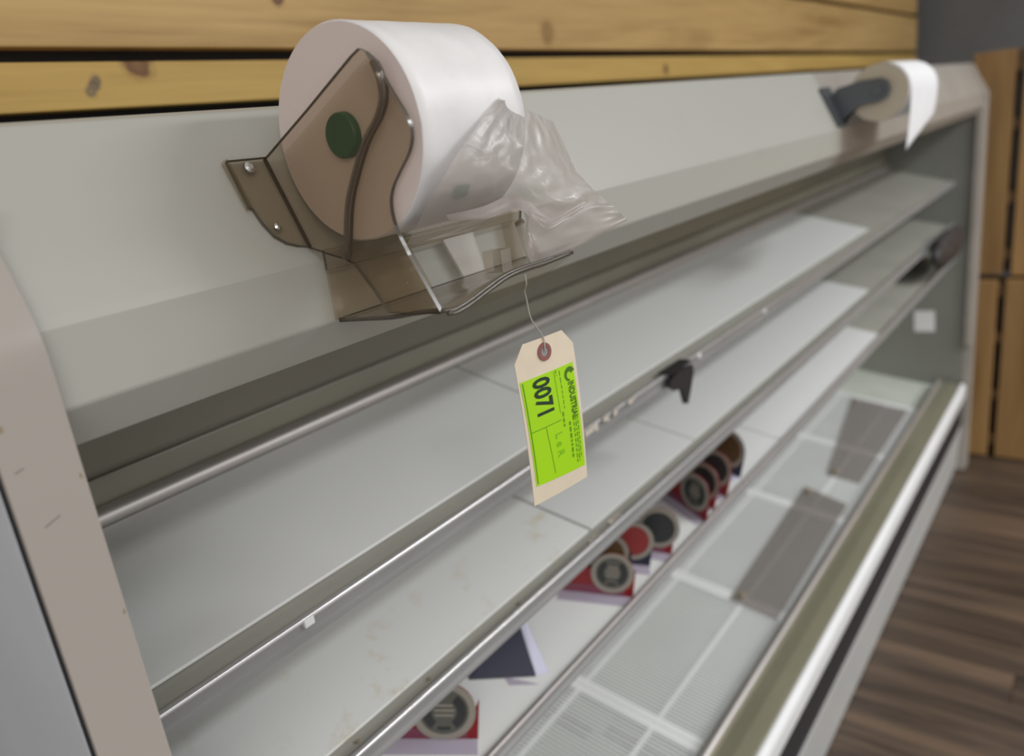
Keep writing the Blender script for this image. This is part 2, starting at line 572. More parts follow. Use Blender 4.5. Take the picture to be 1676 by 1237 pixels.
# ================================================================== THE CASE
X0, X1 = 0.154, 3.30             # inside faces of the two end panels
case = thing('display_case', (1.7, 0.6, FZ), 'long open refrigerated produce case with white canopy and tilted white shelves', 'display case')

# --- near end panel: front trim strip, black strip painting the shade in the groove, white outer skin
prof_strip = [(0.419, FZ + 0.005), (0.419, -0.090), (0.4191, -0.082), (0.4197, -0.0745), (0.4211, -0.0675), (0.4234, -0.0605), (0.4266, -0.0530), (0.4375, -0.0310), (0.470, 0.037), (0.86, 0.037), (0.86, 0.033), (0.474, 0.033), (0.4305, -0.0515), (0.4265, -0.0605), (0.4225, -0.074), (0.4225, FZ + 0.005)]
ep = MB().box(0.124, 0.150, 0.437, 0.86, FZ + 0.005, 0.0).build('end_panel', MT['interior_end'], case)
MB().prism_x(prof_strip, 0.118, 0.154).build('trim_strip', MT['strip'], ep, bevel=0.0012, segs=2, sharp=25)
MB().prism_x([(0.4227, FZ + 0.01), (0.4227, -0.074), (0.4267, -0.0632), (0.4745, 0.0325), (0.85, 0.0325), (0.85, 0.020), (0.49, 0.020), (0.445, -0.07), (0.445, FZ + 0.01)], 0.1187, 0.124).build('groove_shade', MT['gap_shade'], ep)  # solid strip; the recess shade is put into its black colour
MB().prism_x([(0.4325, FZ + 0.01), (0.4325, -0.079), (0.441, -0.058), (0.482, 0.024), (0.86, 0.024), (0.86, FZ + 0.01)], 0.1172, 0.1238).build('outer_skin', MT['outer'], ep, bevel=0.002)
# chips and scratches on the trim strip
for (x, z, dx, dz) in ((0.1235, -0.1065, 0.0016, 0.0022), (0.152, -0.143, 0.0007, 0.0018), (0.1525, -0.226, 0.0006, 0.002)):
    MB().slab([(x + dx * cos(t) * random.uniform(.7, 1.1), 0.4188, z + dz * sin(t) * random.uniform(.7, 1.1)) for t in [2 * pi * q / 7 for q in range(7)]], (0, 0.0003, 0), 0).build('chip', MT['soil'], ep)
MB().slab([(0.1285, 0.4188, -0.1615), (0.137, 0.4188, -0.1585), (0.137, 0.4188, -0.1588), (0.1285, 0.4188, -0.1619)], (0, 0.0003, 0)).build('scratch', MT['smoke_edge'], ep)
MB().slab([(0.1235, 0.4188, -0.1295), (0.128, 0.4188, -0.1285), (0.128, 0.4188, -0.1288), (0.1235, 0.4188, -0.1299)], (0, 0.0003, 0)).build('scratch', MT['smoke_edge'], ep)

# --- far end panel
prof_far = [(0.419, FZ + 0.005), (0.419, -0.074), (0.424, -0.060), (0.452, -0.008), (0.470, 0.028), (0.482, 0.037), (0.86, 0.037), (0.86, FZ + 0.005)]
fe = MB().prism_x(prof_far, X1 + 0.004, 3.36, 0).build('end_panel', MT['canopy_beige'], case, bevel=0.006, segs=3)
MB().prism_x([(0.445, FZ + 0.2), (0.445, -0.15), (0.86, -0.15), (0.86, FZ + 0.2)], X1, X1 + 0.004).build('inner_liner', MT['interior_end'], fe)
MB().box(X1 - 0.018, X1 + 0.0035, 0.4205, 0.447, -0.98, -0.10).build('trim_strip', MT['canopy_beige'], fe, bevel=0.004)
MB().slab([(X1 - 0.0015, 0.624, -0.855), (X1 - 0.0015, 0.552, -0.852), (X1 - 0.0015, 0.549, -0.934), (X1 - 0.0015, 0.621, -0.937)], (0.001, 0, 0)).build('sticker', MT['paper'], fe)['label'] = 'small white square sticker on the end liner'

# --- canopy: two lengths
prof_can = [(0.4275, -0.110), (0.4275, -0.0675), (0.4300, -0.0620), (0.478, 0.0345), (0.486, 0.037), (0.85, 0.037), (0.85, 0.022), (0.50, 0.022),
            (0.462, -0.06), (0.462, -0.1365), (0.449, -0.1365)]
XS = 1.565
can = MB().prism_x(prof_can, X0 + 0.0005, XS - 0.001).build('canopy', MT['canopy'], case, bevel=0.0016, segs=3)
MB().prism_x(prof_can, XS + 0.001, X1 + 0.002).build('canopy', MT['canopy_beige'], case, bevel=0.0016, segs=3)['label'] = 'beige far length of the canopy'
# underside of the canopy
MB().box(X0, X1, 0.466, 0.75, -0.140, -0.130).build('canopy_underside', MT['interior'], case)

# --- back wall of the cabinet: two liner sheets with a joint, then the lower back
bk = MB().box(X0, X1, 0.748, 0.80, -0.66, -0.14).build('back_panel', MT['interior'], case)
MB().box(X0, X1, 0.741, 0.748, -0.2555, -0.14).build('liner_sheet', MT['interior'], bk, bevel=0.0015)
MB().box(X0, X1, 0.741, 0.748, -0.66, -0.2615).build('liner_sheet', MT['interior'], bk, bevel=0.0015)


# --- shelves
def arc_profile(cy, cz, r, a0, a1, n=8):
    return [(cy + r * cos(radians(a0 + (a1 - a0) * i / n)), cz + r * sin(radians(a0 + (a1 - a0) * i / n))) for i in range(n + 1)]


# back rail over the top shelf
pr = arc_profile(0.735, -0.2975, 0.0105, 0, 360, 16)[:-1]
MB().prism_x(pr, X0, X1).build('back_rail', MT['silver'], case, smooth=True)

SLOPE = 0.215
# (front lip y, lip top ratio z, liner front y, liner front z, slope, back y)
SHELVES = [dict(n='top', fy=0.505, top=-0.3575, bot=-0.3715, ly=0.533, lz=-0.355, s=0.255),
           dict(n='middle', fy=0.503, top=-0.5120, bot=-0.5270, ly=0.530, lz=-0.518, s=0.19),
           dict(n='lower', fy=0.489, top=-0.6310, bot=-0.6440, ly=0.497, lz=-0.6405, s=0.20)]
for S in SHELVES:
    def zs(y, S=S):
        return S['lz'] + S['s'] * (y - S['ly'])
    by = 0.738
    pan = [(S['fy'] + 0.004, zs(S['fy']) - 0.001), (by, zs(by) - 0.001), (by, zs(by) - 0.012), (S['fy'] + 0.004, zs(S['fy']) - 0.012)]
    sh = MB().prism_x(pan, X0 + 0.001, X1 - 0.001).build('shelf', MT['shelf'], case)
    # front lip: bright rounded bead on a grey price channel
    t, b_ = S['top'], S['bot']
    bead = [(S['fy'] + 0.004, t - 0.0035), (S['fy'] + 0.004, t - 0.0003), (S['fy'] + 0.001, t + 0.0008), (S['fy'] - 0.0015, t), (S['fy'] - 0.0022, t - 0.002), (S['fy'] - 0.0015, t - 0.0042)]
    MB().prism_x(bead, X0 + 0.001, X1 - 0.001).build('shelf_lip', MT['silver' if S['n'] == 'lower' else 'bright'], sh, bevel=0.0006)
    chan = [(S['fy'] + 0.0035, t - 0.0032), (S['fy'] - 0.0002, t - 0.0040), (S['fy'] + 0.0005, b_), (S['fy'] - 0.003, b_ - 0.002), (S['fy'] - 0.003, b_ - 0.005), (S['fy'] + 0.0035, b_ - 0.006)]
    MB().prism_x(chan, X0 + 0.001, X1 - 0.001).build('price_channel', MT['pricerail'], sh)
    if S['n'] == 'middle':
        for xr, yr in ((0.349, 0.522), (0.4476, 0.522), (0.5976, 0.519), (0.980, 0.521)):
            MB().tube([(xr, yr, zs(yr) - 0.001), (xr, yr, zs(yr) + 0.0006)], 0.0019, 10).build('rivet', MT['soil'], sh)
    if S['n'] == 'top':
        for xr in (0.3155, 1.079, 1.36):
            MB().box(xr - 0.005, xr + 0.005, S['fy'] - 0.0035, S['fy'] + 0.002, t - 0.0085, t - 0.001).build('joint_clip', MT['nose'], sh, bevel=0.0008)
    # bracket arms under the shelf, one per section
    for xb in (0.775, 1.565, 2.36, 3.12):
        MB().prism_x([(S['fy'] + 0.05, zs(S['fy'] + 0.05) - 0.012), (by, zs(by) - 0.012), (by, zs(by) - 0.055), (S['fy'] + 0.05, zs(S['fy'] + 0.05) - 0.02)], xb, xb + 0.004).build('bracket', MT['pricerail'], sh)

# --- front base: inner rail, return-air ledge, white nose, black bumper, grey kick panel
MB().prism_x(arc_profile(0.522, -1.126, 0.0075, 0, 360, 14)[:-1], X0, X1 - 0.03).build('front_rail', MT['silver'], case, smooth=True)
for xb in (1.02, 1.50, 2.05):
    MB().prism_x(arc_profile(0.522, -1.126, 0.0088, 0, 360, 14)[:-1], xb, xb + 0.012).build('rail_clip', MT['silver'], case, smooth=True)
MB().prism_x([(0.517, -1.131), (0.480, -1.131), (0.448, -1.136), (0.446, -1.142), (0.517, -1.150)], X0, X1 - 0.02).build('return_ledge', MT['ledge'], case, bevel=0.002)
MB().prism_x([(0.4475, -1.1345), (0.4415, -1.1345), (0.4345, -1.139), (0.431, -1.148), (0.431, -1.188), (0.434, -1.194), (0.4475, -1.196)], X0, X1 - 0.012).build('front_nose', MT['nose'], case, bevel=0.002, segs=3)
MB().box(X0, X1, 0.443, 0.47, -1.33, -1.1965).build('bumper', MT['black'], case)
MB().prism_x([(0.440, -1.316), (0.440, -1.32), (0.4545, -1.498), (0.4545, FZ + 0.004), (0.47, FZ + 0.004), (0.47, -1.316)], X0, X1).build('kick_panel', MT['greypanel'], case, bevel=0.001)

# --- deck pan under the racks
def zd(y):
    return -1.15 + 0.154 * (y - 0.525)


MB().prism_x([(0.520, zd(0.52) - 0.010), (0.86, zd(0.86) - 0.010), (0.86, zd(0.86) - 0.03), (0.520, zd(0.52) - 0.03)], X0, X1).build('deck_pan', MT['deck'], case)
MB().box(X0, X1, 0.86, 0.87, -1.18, -0.66).build('lower_back', MT['interior'], case)
for (xa, y0, y1) in ((0.985, 0.735, 0.83), (1.004, 0.735, 0.83), (1.020, 0.585, 0.715), (1.038, 0.585, 0.715), (0.93, 0.585, 0.70)):
    MB().slab([(xa, y0, zd(y0) - 0.0098), (xa + 0.010, y0, zd(y0) - 0.0098), (xa + 0.010, y1, zd(y1) - 0.0098), (xa, y1, zd(y1) - 0.0098)], (0, 0, 0.0004)).build('drain_slot', MT['dark'], case)

# ================================================================== LINERS ON THE SHELVES
LIN = [(0, [(0.157, 0.770, 'near white liner sheet on the top shelf, under the hanging tag'),
            (0.774, 2.20, 'far white liner sheet on the top shelf, beyond the black clip')]),
       (1, [(0.157, 0.772, 'stained white liner sheet at the near end of the middle shelf'),
            (0.777, 1.10, 'short white liner sheet on the middle shelf below the green sticker tag'),
            (1.1035, 2.20, 'clean white liner sheet at the far end of the middle shelf')]),
       (2, [(0.157, 1.42, 'white liner sheet on the lower shelf under the red sign cards'),
            (1.4235, 2.20, 'bare white liner sheet at the far end of the lower shelf')])]
for si, sheets in LIN:
    S = SHELVES[si]
    for (xa, xb, lab) in sheets:
        y0 = S['ly']
        y1 = 0.731 if si else 0.726
        z0, z1 = S['lz'], S['lz'] + S['s'] * (y1 - y0)
        o = MB().prism_x([(y0, z0 - 0.0005), (y0, z0 + 0.0025), (y1, z1 + 0.0025), (y1, z1 - 0.0005)], xa, xb).build('shelf_liner', MT['liner_stained' if 'stained' in lab else 'liner'], None, bevel=0.0008)
        tag(o, lab, 'shelf liner', 'white liners on the tilted shelves')

# ================================================================== WIRE RACKS ON THE DECK
edges = [0.16, 0.63, 1.095, 1.555, 2.055, 2.52, 2.985]
rl = ['white wire deck rack nearest the near end panel', 'white wire deck rack over the dark drain slots',
      'white wire deck rack just short of the first smoked panel', 'white wire deck rack under the nearer smoked panel',
      'white wire deck rack between the two smoked panels', 'white wire deck rack under the farther smoked panel']
for k, (a, b) in enumerate(zip(edges[:-1], edges[1:])):
    r = thing('deck_rack', ((a + b) / 2, 0.69, zd(0.69)), rl[k], 'rack', 'wire racks on the bottom deck')
    y0, y1 = 0.535, 0.845
    h = 0.003
    a2, b2 = a + 0.0008, b - 0.0008

    def bar(xa, xb, ya, yb, name, mat):
        return MB().prism_x([(ya, zd(ya) - h), (yb, zd(yb) - h), (yb, zd(yb) + h), (ya, zd(ya) + h)], xa, xb).build(name, mat, r)
    bar(a2, a2 + 0.016, y0, y1, 'end_bar', MT['wire'])
    bar(b2 - 0.016, b2, y0, y1, 'end_bar', MT['wire'])
    for yb in (0.545, 0.640, 0.805):
        bar(a2 + 0.016, b2 - 0.016, yb - 0.004, yb + 0.004, 'cross_bar', MT['wire'])
    mb = MB()
    n = int((b2 - a2 - 0.032) / 0.0095)
    for i in range(n):
        x = a2 + 0.016 + (i + 0.5) * (b2 - a2 - 0.032) / n
        mb.prism_x([(y0, zd(y0) + 0.0005), (y1, zd(y1) + 0.0005), (y1, zd(y1) + 0.004), (y0, zd(y0) + 0.004)], x - 0.0021, x + 0.0021)
    o = mb.build('wire', MT['wire'], r)
    o['kind'] = 'stuff'

# smoked acrylic panels lying on the racks
for (q, lab) in (([(1.534, 0.667), (2.171, 0.691), (2.14, 0.562), (1.53, 0.553)], 'smoked clear plastic panel on the wire racks, the nearer one beside the front rail'),
                 ([(2.287, 0.662), (2.932, 0.756), (2.94, 0.565), (2.29, 0.565)], 'smoked clear plastic panel on the wire racks, the farther one')):
    t = thing('plastic_panel', (q[0][0], q[0][1], zd(q[0][1])), lab, 'plastic panel', 'smoked plastic panels on the deck')
    MB().slab([(x, y, zd(y) + 0.006) for x, y in q], (0, 0, 0.004), 0, 1).build('sheet', [MT['panel_smoke'], MT['panel_smoke']], t)
    for (x, y) in (q[0], q[1]):
        cx, cy = x + (0.025 if x == q[0][0] else -0.03), y - 0.02
        MB().tube([(cx, cy, zd(cy) + 0.0102), (cx, cy, zd(cy) + 0.018)], 0.008, 12).build('knob', MT['soil'], t, smooth=False)


# ================================================================== SIGN CARDS ON THE LOWER SHELF
def shelf3(y):
    return -0.6405 + 0.20 * (y - 0.497) + 0.0028


def sign_card(bl, br, label, body, disc, h=0.052, lean=0.010, dr=0.030, du=0.066, foot=None, dz=0.040, text=None):
    ctr = ((bl[0] + br[0]) / 2, (bl[1] + br[1]) / 2)
    A = Vector((bl[0], bl[1], shelf3(bl[1])))
    B = Vector((br[0], br[1], shelf3(br[1])))
    e = (B - A).normalized()
    nrm = e.cross(Vector((0, 0, 1))).normalized()      # pointing away from or towards the viewer
    if nrm.x > 0:
        nrm = -nrm
    L = (B - A).length
    up = (Vector((0, 0, 1)) - nrm * lean * 10 - e * e.z).normalized()
    t = thing('sign_card', (ctr[0], ctr[1], shelf3(ctr[1])), label, 'sign card', 'sign cards on the lower shelf')

    def P(u, v, d=0.0):
        return A + e * u + up * v + nrm * d
    th = nrm * -0.0012
    arcs = [P(du + (dr + 0.0006) * cos(a), dz + (dr + 0.0006) * sin(a)) for a in [radians(8 + 164 * k / 14) for k in range(15)]]
    out = [P(0, 0), P(L, 0), P(L, h * 0.82)] + [p for p in arcs if True] + [P(0, h * 0.72)]
    MB().slab(out, th).build('card', MT[body], t)
    if body == 'cardred':
        MB().slab([P(0.0, 0.001, 0.0004), P(L - 0.012, 0.001, 0.0004), P(L - 0.012, 0.013, 0.0004), P(0.0, 0.013, 0.0004)], nrm * 0.0002).build('band', MT['cardband'], t)

    def ringmesh(r0, r1, d, name, mat):
        n = 28
        vs = [P(du + r * cos(2 * pi * k / n), dz + r * sin(2 * pi * k / n), d) for r in (r0, r1) for k in range(n)]
        return MB().add(vs, [(k, (k + 1) % n, (k + 1) % n + n, k + n) for k in range(n)]).build(name, mat, t)
    emb = MB().slab([P(du + dr * cos(2 * pi * k / 28), dz + dr * sin(2 * pi * k / 28), 0.0006) for k in range(28)], nrm * 0.0003).build('emblem', MT[disc], t)
    ringmesh(dr * 0.80, dr * 1.03, 0.0013, 'ring', MT['ring'])
    if disc == 'discgrey':
        q_ = dr / 0.03
        for (a0, a1, r0, r1) in ((125, 235, 0.0125, 0.0215), (-55, 55, 0.0125, 0.0215), (250, 290, 0.016, 0.020)):
            vs_ = [P(du + r * q_ * cos(radians(a0 + (a1 - a0) * k / 9)), dz + r * q_ * sin(radians(a0 + (a1 - a0) * k / 9)), 0.0011) for r in (r0, r1) for k in range(10)]
            MB().add(vs_, [(k, k + 1, k + 11, k + 10) for k in range(9)]).build('print', MT['discdark'], t)
        for (cz, hw) in ((0.008, 0.008), (0.002, 0.010), (-0.004, 0.009)):
            MB().slab([P(du + sx * hw * q_, dz + cz + sz * 0.0012, 0.0011) for sx, sz in ((-1, -1), (1, -1), (1, 1), (-1, 1))], nrm * 0.0002).build('print', MT['ring'], t)
    # clear foot in front of the card
    fd = foot or 'footclear'
    F = [P(0, 0, 0.001), P(L, 0, 0.001), P(L, 0, 0.001) + nrm * 0.020, P(0, 0, 0.001) + nrm * 0.020]
    F = [Vector((p.x, p.y, shelf3(p.y) + 0.0006)) for p in F]
    MB().slab(F, (0, 0, 0.0008)).build('foot', MT[fd], t)
    if text:
        o = P(0.030, 0.034, 0.0006)
        text_mesh('lettering', text, 0.020, MT['cardwhite'], t, o, e, up, 1.0, 0.0003, 'RIGHT')
    return t


sign_card((0.430, 0.600), (0.497, 0.517), 'red sign card with oval grey emblem nearest the near end of the lower shelf', 'cardred', 'discgrey', h=0.060, du=0.070, dr=0.034, dz=0.034, text='ET')
sign_card((0.765, 0.586), (0.817, 0.498), 'red sign card with round grey emblem, front card of the middle cluster', 'cardred', 'discgrey', du=0.072, dr=0.029, dz=0.034)
sign_card((0.846, 0.600), (0.895, 0.512), 'navy sign card with red disc, in the middle cluster', 'cardnavy', 'discred', du=0.074, dr=0.029, dz=0.038)
sign_card((0.806, 0.602), (0.850, 0.522), 'navy sign card with brown disc, behind the front card of the middle cluster', 'cardnavy', 'discbrown', du=0.058, dr=0.030, dz=0.036)
sign_card((0.905, 0.590), (0.942, 0.500), 'red sign card with dark disc, last card of the middle cluster', 'cardred', 'discdark', du=0.074, dr=0.031, dz=0.040)
sign_card((1.092, 0.583), (1.058, 0.496), 'red sign card with grey emblem, front card of the far cluster', 'cardred', 'discgrey', du=0.062, dr=0.031, dz=0.038)
sign_card((1.128, 0.590), (1.100, 0.500), 'red sign card second in the far cluster, its dark disc half hidden', 'cardred', 'discdark', du=0.066, dr=0.031, dz=0.040)
sign_card((1.172, 0.592), (1.150, 0.499), 'red sign card third in the far cluster, before the brown disc', 'cardred', 'discdark', du=0.066, dr=0.031, dz=0.042)
sign_card((1.250, 0.595), (1.226, 0.505), 'navy sign card with brown disc, last card of the far cluster', 'cardnavy', 'discbrown', du=0.060, dr=0.034, dz=0.044, foot='cardback')

# folded navy card lying open between the clusters
t = thing('folded_card', (0.60, 0.53, shelf3(0.53)), 'folded navy card with lavender flap between the near and middle red cards', 'sign card')
A, B, Cc = Vector((0.587, 0.548, shelf3(0.548))), Vector((0.600, 0.520, shelf3(0.520))), Vector((0.628, 0.512, shelf3(0.512)))
Tz = Vector((0.640, 0.560, shelf3(0.56) + 0.045))
MB().slab([A + Vector((-0.03, 0.03, 0.006)), B + Vector((0.012, 0.0, 0.0)), Tz, Tz + Vector((-0.04, 0.035, 0.0))], (0.0012, 0.0008, 0)).build('front_leaf', MT['cardnavy'], t)
MB().slab([B + Vector((0.0135, 0.0, 0.0)), Cc, Tz + Vector((0.006, -0.004, 0)), Tz + Vector((0.0015, 0, 0))], (0.0012, 0.0008, 0)).build('flap', MT['cardback'], t)
MB().slab([A, B, B + Vector((0.004, -0.010, -0.002)), A + Vector((-0.006, -0.012, -0.0025))], (0, 0, 0.0008)).build('foot', MT['footclear'], t)

# dark package at the far end of the middle shelf
def blob(u, v):
    th, ph = 2 * pi * u, pi * v
    p = Vector((0.25 * sin(ph) * cos(th), 0.028 * sin(ph) * sin(th), 0.058 * cos(ph)))
    k = 1 + 0.18 * noise.noise(p * 18)
    return (2.99 + p.x * k, 0.468 + p.y * k, -0.545 + p.z * k)


o = MB().grid(blob, 26, 14).build('wrapped_package', MT['darkwrap'], None, smooth=True)
tag(o, 'dark wrapped package hanging over the middle shelf lip near the far end panel', 'package')

# black clip hanging on the top shelf lip
t = thing('shelf_clip', (1.0, 0.497, -0.375), 'black plastic clip hanging from the top shelf lip', 'clip')
cp = [(0.957, -0.364), (0.985, -0.358), (1.034, -0.362), (1.036, -0.374), (1.022, -0.400), (1.012, -0.416), (1.004, -0.414), (0.996, -0.392), (0.990, -0.384), (0.972, -0.383), (0.960, -0.374)]
MB().slab([(x, 0.4985, z) for x, z in cp], (0, -0.006, 0)).build('blade', MT['black'], t, bevel=0.0015)
MB().box(0.962, 1.030, 0.4925, 0.5125, -0.3555, -0.3535).build('hook', MT['black'], t)
# torn label remains on the same lip
t = thing('torn_label', (0.80, 0.501, -0.356), 'torn remains of a paper label stuck on the top shelf lip beside the tag', 'label')
random.seed(3)
for (xa, xb, zt, zb) in ((0.742, 0.772, -0.3565, -0.366), (0.786, 0.800, -0.356, -0.364), (0.812, 0.822, -0.356, -0.363), (0.850, 0.872, -0.3565, -0.362)):
    n = 7
    top = [(xa + (xb - xa) * k / n, 0.5005, zt + random.uniform(0, 0.0008)) for k in range(n + 1)]
    bot = [(xb - (xb - xa) * k / n, 0.5005, zb + random.uniform(-0.003, 0.003)) for k in range(n + 1)]
    MB().slab(top + bot, (0, 0.0006, 0)).build('scrap', MT['debris'], t)

t = thing('torn_label', (0.80, 0.515, -0.518), 'torn tape residue on the middle shelf front by the liner seam', 'label')
Sm = SHELVES[1]
for (xa, xb, ya, yb) in ((0.752, 0.778, 0.509, 0.520), (0.786, 0.800, 0.508, 0.517), (0.806, 0.836, 0.508, 0.521), (0.842, 0.850, 0.509, 0.514)):
    n = 6
    top = [(xa + (xb - xa) * k / n, ya + random.uniform(0, 0.002)) for k in range(n + 1)]
    bot = [(xb - (xb - xa) * k / n, yb + random.uniform(-0.002, 0.002)) for k in range(n + 1)]
    MB().slab([(x, y, Sm['lz'] + Sm['s'] * (y - Sm['ly']) - 0.0009) for x, y in top + bot], (0, 0, 0.0009)).build('scrap', MT['debris'], t)

# ================================================================== BAG DISPENSER
disp = thing('bag_dispenser', (0.40, 0.43, -0.06), 'smoked acrylic holder screwed to the near end of the canopy', 'bag dispenser')
XP = 0.3315
PLATE = [(0.4591, 0.0016), (0.4061, 0.0276), (0.3591, 0.0516), (0.3515, 0.0547), (0.3466, 0.0523), (0.343, 0.0467), (0.3396, 0.0382), (0.3399, 0.0268), (0.3471, 0.016), (0.3615, 0.0027), (0.3758, -0.0166), (0.3858, -0.0346), (0.3954, -0.0653), (0.409, -0.0625), (0.4294, -0.0575)]
WING_S = [(0.3507, 0.0529), (0.3444, 0.0459), (0.3345, 0.0293), (0.326, 0.0152), (0.3243, 0.0058), (0.3284, -0.0039), (0.3388, -0.0147), (0.3464, -0.0234), (0.3502, -0.0329), (0.3492, -0.0464), (0.3416, -0.0635)]
WING_B = [(0.3216, -0.0992), (0.3381, -0.0999), (0.3684, -0.1004), (0.3784, -0.0859), (0.3926, -0.0689), (0.4002, -0.0661)]
RIDGE = [(0.343, 0.0467), (0.3396, 0.0382), (0.3399, 0.0268), (0.3471, 0.016), (0.3615, 0.0027), (0.3758, -0.0166), (0.3858, -0.0346), (0.3954, -0.0653)]


def yz(pts, X, n=4, smooth=True):
    P = [(X, a, b) for a, b in pts]
    return spline(P, n) if smooth else [Vector(p) for p in P]


rs = yz(RIDGE, XP, 5)
plate = yz(PLATE[:5], XP, smooth=False) + rs + yz(PLATE[13:], XP, smooth=False)
sp = MB().slab(plate, (0.003, 0, 0), 0, 1).build('side_plate', [MT['smoke'], MT['smoke_edge']], disp)
XW = XP + 0.004
wing = yz(WING_S, XW, 5) + yz(WING_B, XW, smooth=False) + list(reversed([Vector((XW, p.y, p.z)) for p in rs]))
MB().slab(wing, (0.003, 0, 0), 0, 1).build('front_wing', [MT['smoke'], MT['smoke_edge']], disp)
MB().tube([(XP + 0.002, p.y, p.z) for p in rs], 0.0024, 10).build('ridge', MT['smoke_bead'], disp, smooth=True)
# fold strip joining side plate and mounting tab, seen against the canopy
# mounting tab on the canopy face
fx, fn = Vector((1, 0, 0)), Vector((0, -1.0, 0.5)).normalized()


def on_face(x, z, d=0.0):
    return Vector((x, 0.4605 + 0.4966 * z, z)) + fn * (d + 0.0012)


tabp = [on_face(0.3332, 0.0016), on_face(0.3035, 0.0022), on_face(0.3030, -0.0275), on_face(0.3052, -0.0290), on_face(0.3068, -0.0380), on_face(0.3105, -0.0470), on_face(0.3170, -0.0530), on_face(0.3250, -0.0562), on_face(0.3332, -0.0580)]
tab = MB().slab(tabp, fn * 0.003, 0, 1).build('mounting_tab', [MT['smoke'], MT['smoke_edge']], disp)
MB().slab([on_face(0.3005, 0.0018), on_face(0.3036, 0.0022), on_face(0.3036, -0.0285), on_face(0.3012, -0.0290)], fn * 0.0048, 0, 0).build('tab_rib', MT['smoke'], tab)
for (x, z, r) in ((0.3169, -0.0040, 0.0042), (0.3150, -0.0425, 0.0028)):
    c = on_face(x, z, 0.003)
    MB().tube([c, c + fn * 0.0012, c + fn * 0.0022], [r, r * 0.9, r * 0.45], 14).build('screw', MT['screw'], tab, smooth=False)
# back plate against the canopy, with two rectangular windows: built as bars round them
YB = 0.4225
holes = [(0.4165, 0.4525, 0.436, 0.472), (0.489, 0.530, 0.499, 0.535)]   # top x0,x1 ; bottom x0,x1


def quad_y(p, name, mk='smoke'):
    return MB().slab([(x, YB, z) for x, z in p], (0, -0.0025, 0), 0, 1).build(name, [MT[mk], MT['clear']], bp_)


bp_ = MB().slab([(0.3365, YB, -0.060), (0.560, YB, -0.060), (0.556, YB, -0.0735), (0.3365, YB, -0.0735)], (0, -0.0025, 0), 0, 1).build('back_plate', [MT['smoke'], MT['smoke_edge']], disp)
quad_y([(0.3365, -0.0735), (0.4165, -0.0735), (0.434, -0.108), (0.3365, -0.108)], 'bar')
quad_y([(0.4525, -0.0735), (0.489, -0.0735), (0.499, -0.108), (0.472, -0.108)], 'bar', 'highlight')  # middle bar, its white highlight put into the material
quad_y([(0.530, -0.0735), (0.556, -0.0735), (0.556, -0.108), (0.535, -0.108)], 'bar')
# floor of the holder with its wavy front edge
FRONT = [(0.3375, 0.318, -0.0988), (0.3440, 0.318, -0.1004), (0.3591, 0.318, -0.0984), (0.3784, 0.318, -0.0939), (0.3986, 0.318, -0.0899), (0.4193, 0.318, -0.0890), (0.441, 0.318, -0.0896), (0.4765, 0.318, -0.0887)]
fr = spline(FRONT, 4)
nF = len(fr) - 1


def floor_pt(u, v):
    k = min(int(u * nF + 1e-6), nF - 1)
    f = u * nF - k
    a = fr[k].lerp(fr[k + 1], f)
    b = Vector((0.3375 + (0.556 - 0.3375) * u, 0.4195, -0.1095))
    p = a.lerp(b, v)
    s = min(1.0, v * 2.2)
    p.z = a.z * (1 - s) + s * (-0.1015 - 0.008 * v)
    return p


mb = MB().grid(floor_pt, nF, 10)
tray = mb.build('tray', [MT['smoke'], MT['smoke_edge']], disp, smooth=True)
so = tray.modifiers.new('thickness', 'SOLIDIFY')
so.thickness = 0.003
so.offset = -1
so.material_offset_rim = 1
so.use_rim = True
# turned down front lip
lowl = spline([(0.3375, 0.3186, -0.1000), (0.3657, 0.3186, -0.1020), (0.4043, 0.3186, -0.1018), (0.4253, 0.3186, -0.1018), (0.4486, 0.3186, -0.0972), (0.4765, 0.3186, -0.0912)], 6)
k = len(fr)
lo2 = [lowl[int(round(i * (len(lowl) - 1) / (k - 1)))] for i in range(k)]
MB().grid(lambda u, v: (fr[int(round(u * nF))].lerp(lo2[int(round(u * nF))], v)), nF, 1).build('front_lip', MT['smoke'], disp)
MB().tube([(p.x, p.y - 0.0006, p.z) for p in fr], 0.0016, 8).build('front_edge', MT['smoke_edge'], disp, smooth=True)
# clear post and block on the tray
MB().tube([(0.4760, 0.350, -0.1010), (0.4765, 0.352, -0.092), (0.4765, 0.358, -0.076), (0.4765, 0.3615, -0.067)], [0.0062, 0.0056, 0.0048, 0.0040], 14).build('post', MT['clear_post'], disp, smooth=True)
MB().tube([(0.4765, 0.3612, -0.0672), (0.4765, 0.3626, -0.0645)], [0.0042, 0.0036], 14).build('post_cap', MT['smoke_bead'], disp)
MB().slab([(0.462, 0.372, -0.101), (0.474, 0.372, -0.101), (0.474, 0.372, -0.084), (0.462, 0.372, -0.084)], (0, 0.018, -0.001), 0, 1).build('stop_block', [MT['clear_post'], MT['smoke']], disp)

# ---------------- roll of bags in the holder
RC, RR, RXA, RXB = (0.388, 0.010), 0.0655, 0.3445, 0.4445
roll = thing('bag_roll', (0.39, 0.388, 0.010), 'large roll of clear produce bags in the smoked holder, end of a bag hanging loose', 'bag roll')


def circ(x, r, n=72, wob=0.0):
    return [(x, RC[0] + r * cos(2 * pi * k / n), RC[1] + r * sin(2 * pi * k / n)) for k in range(n)]


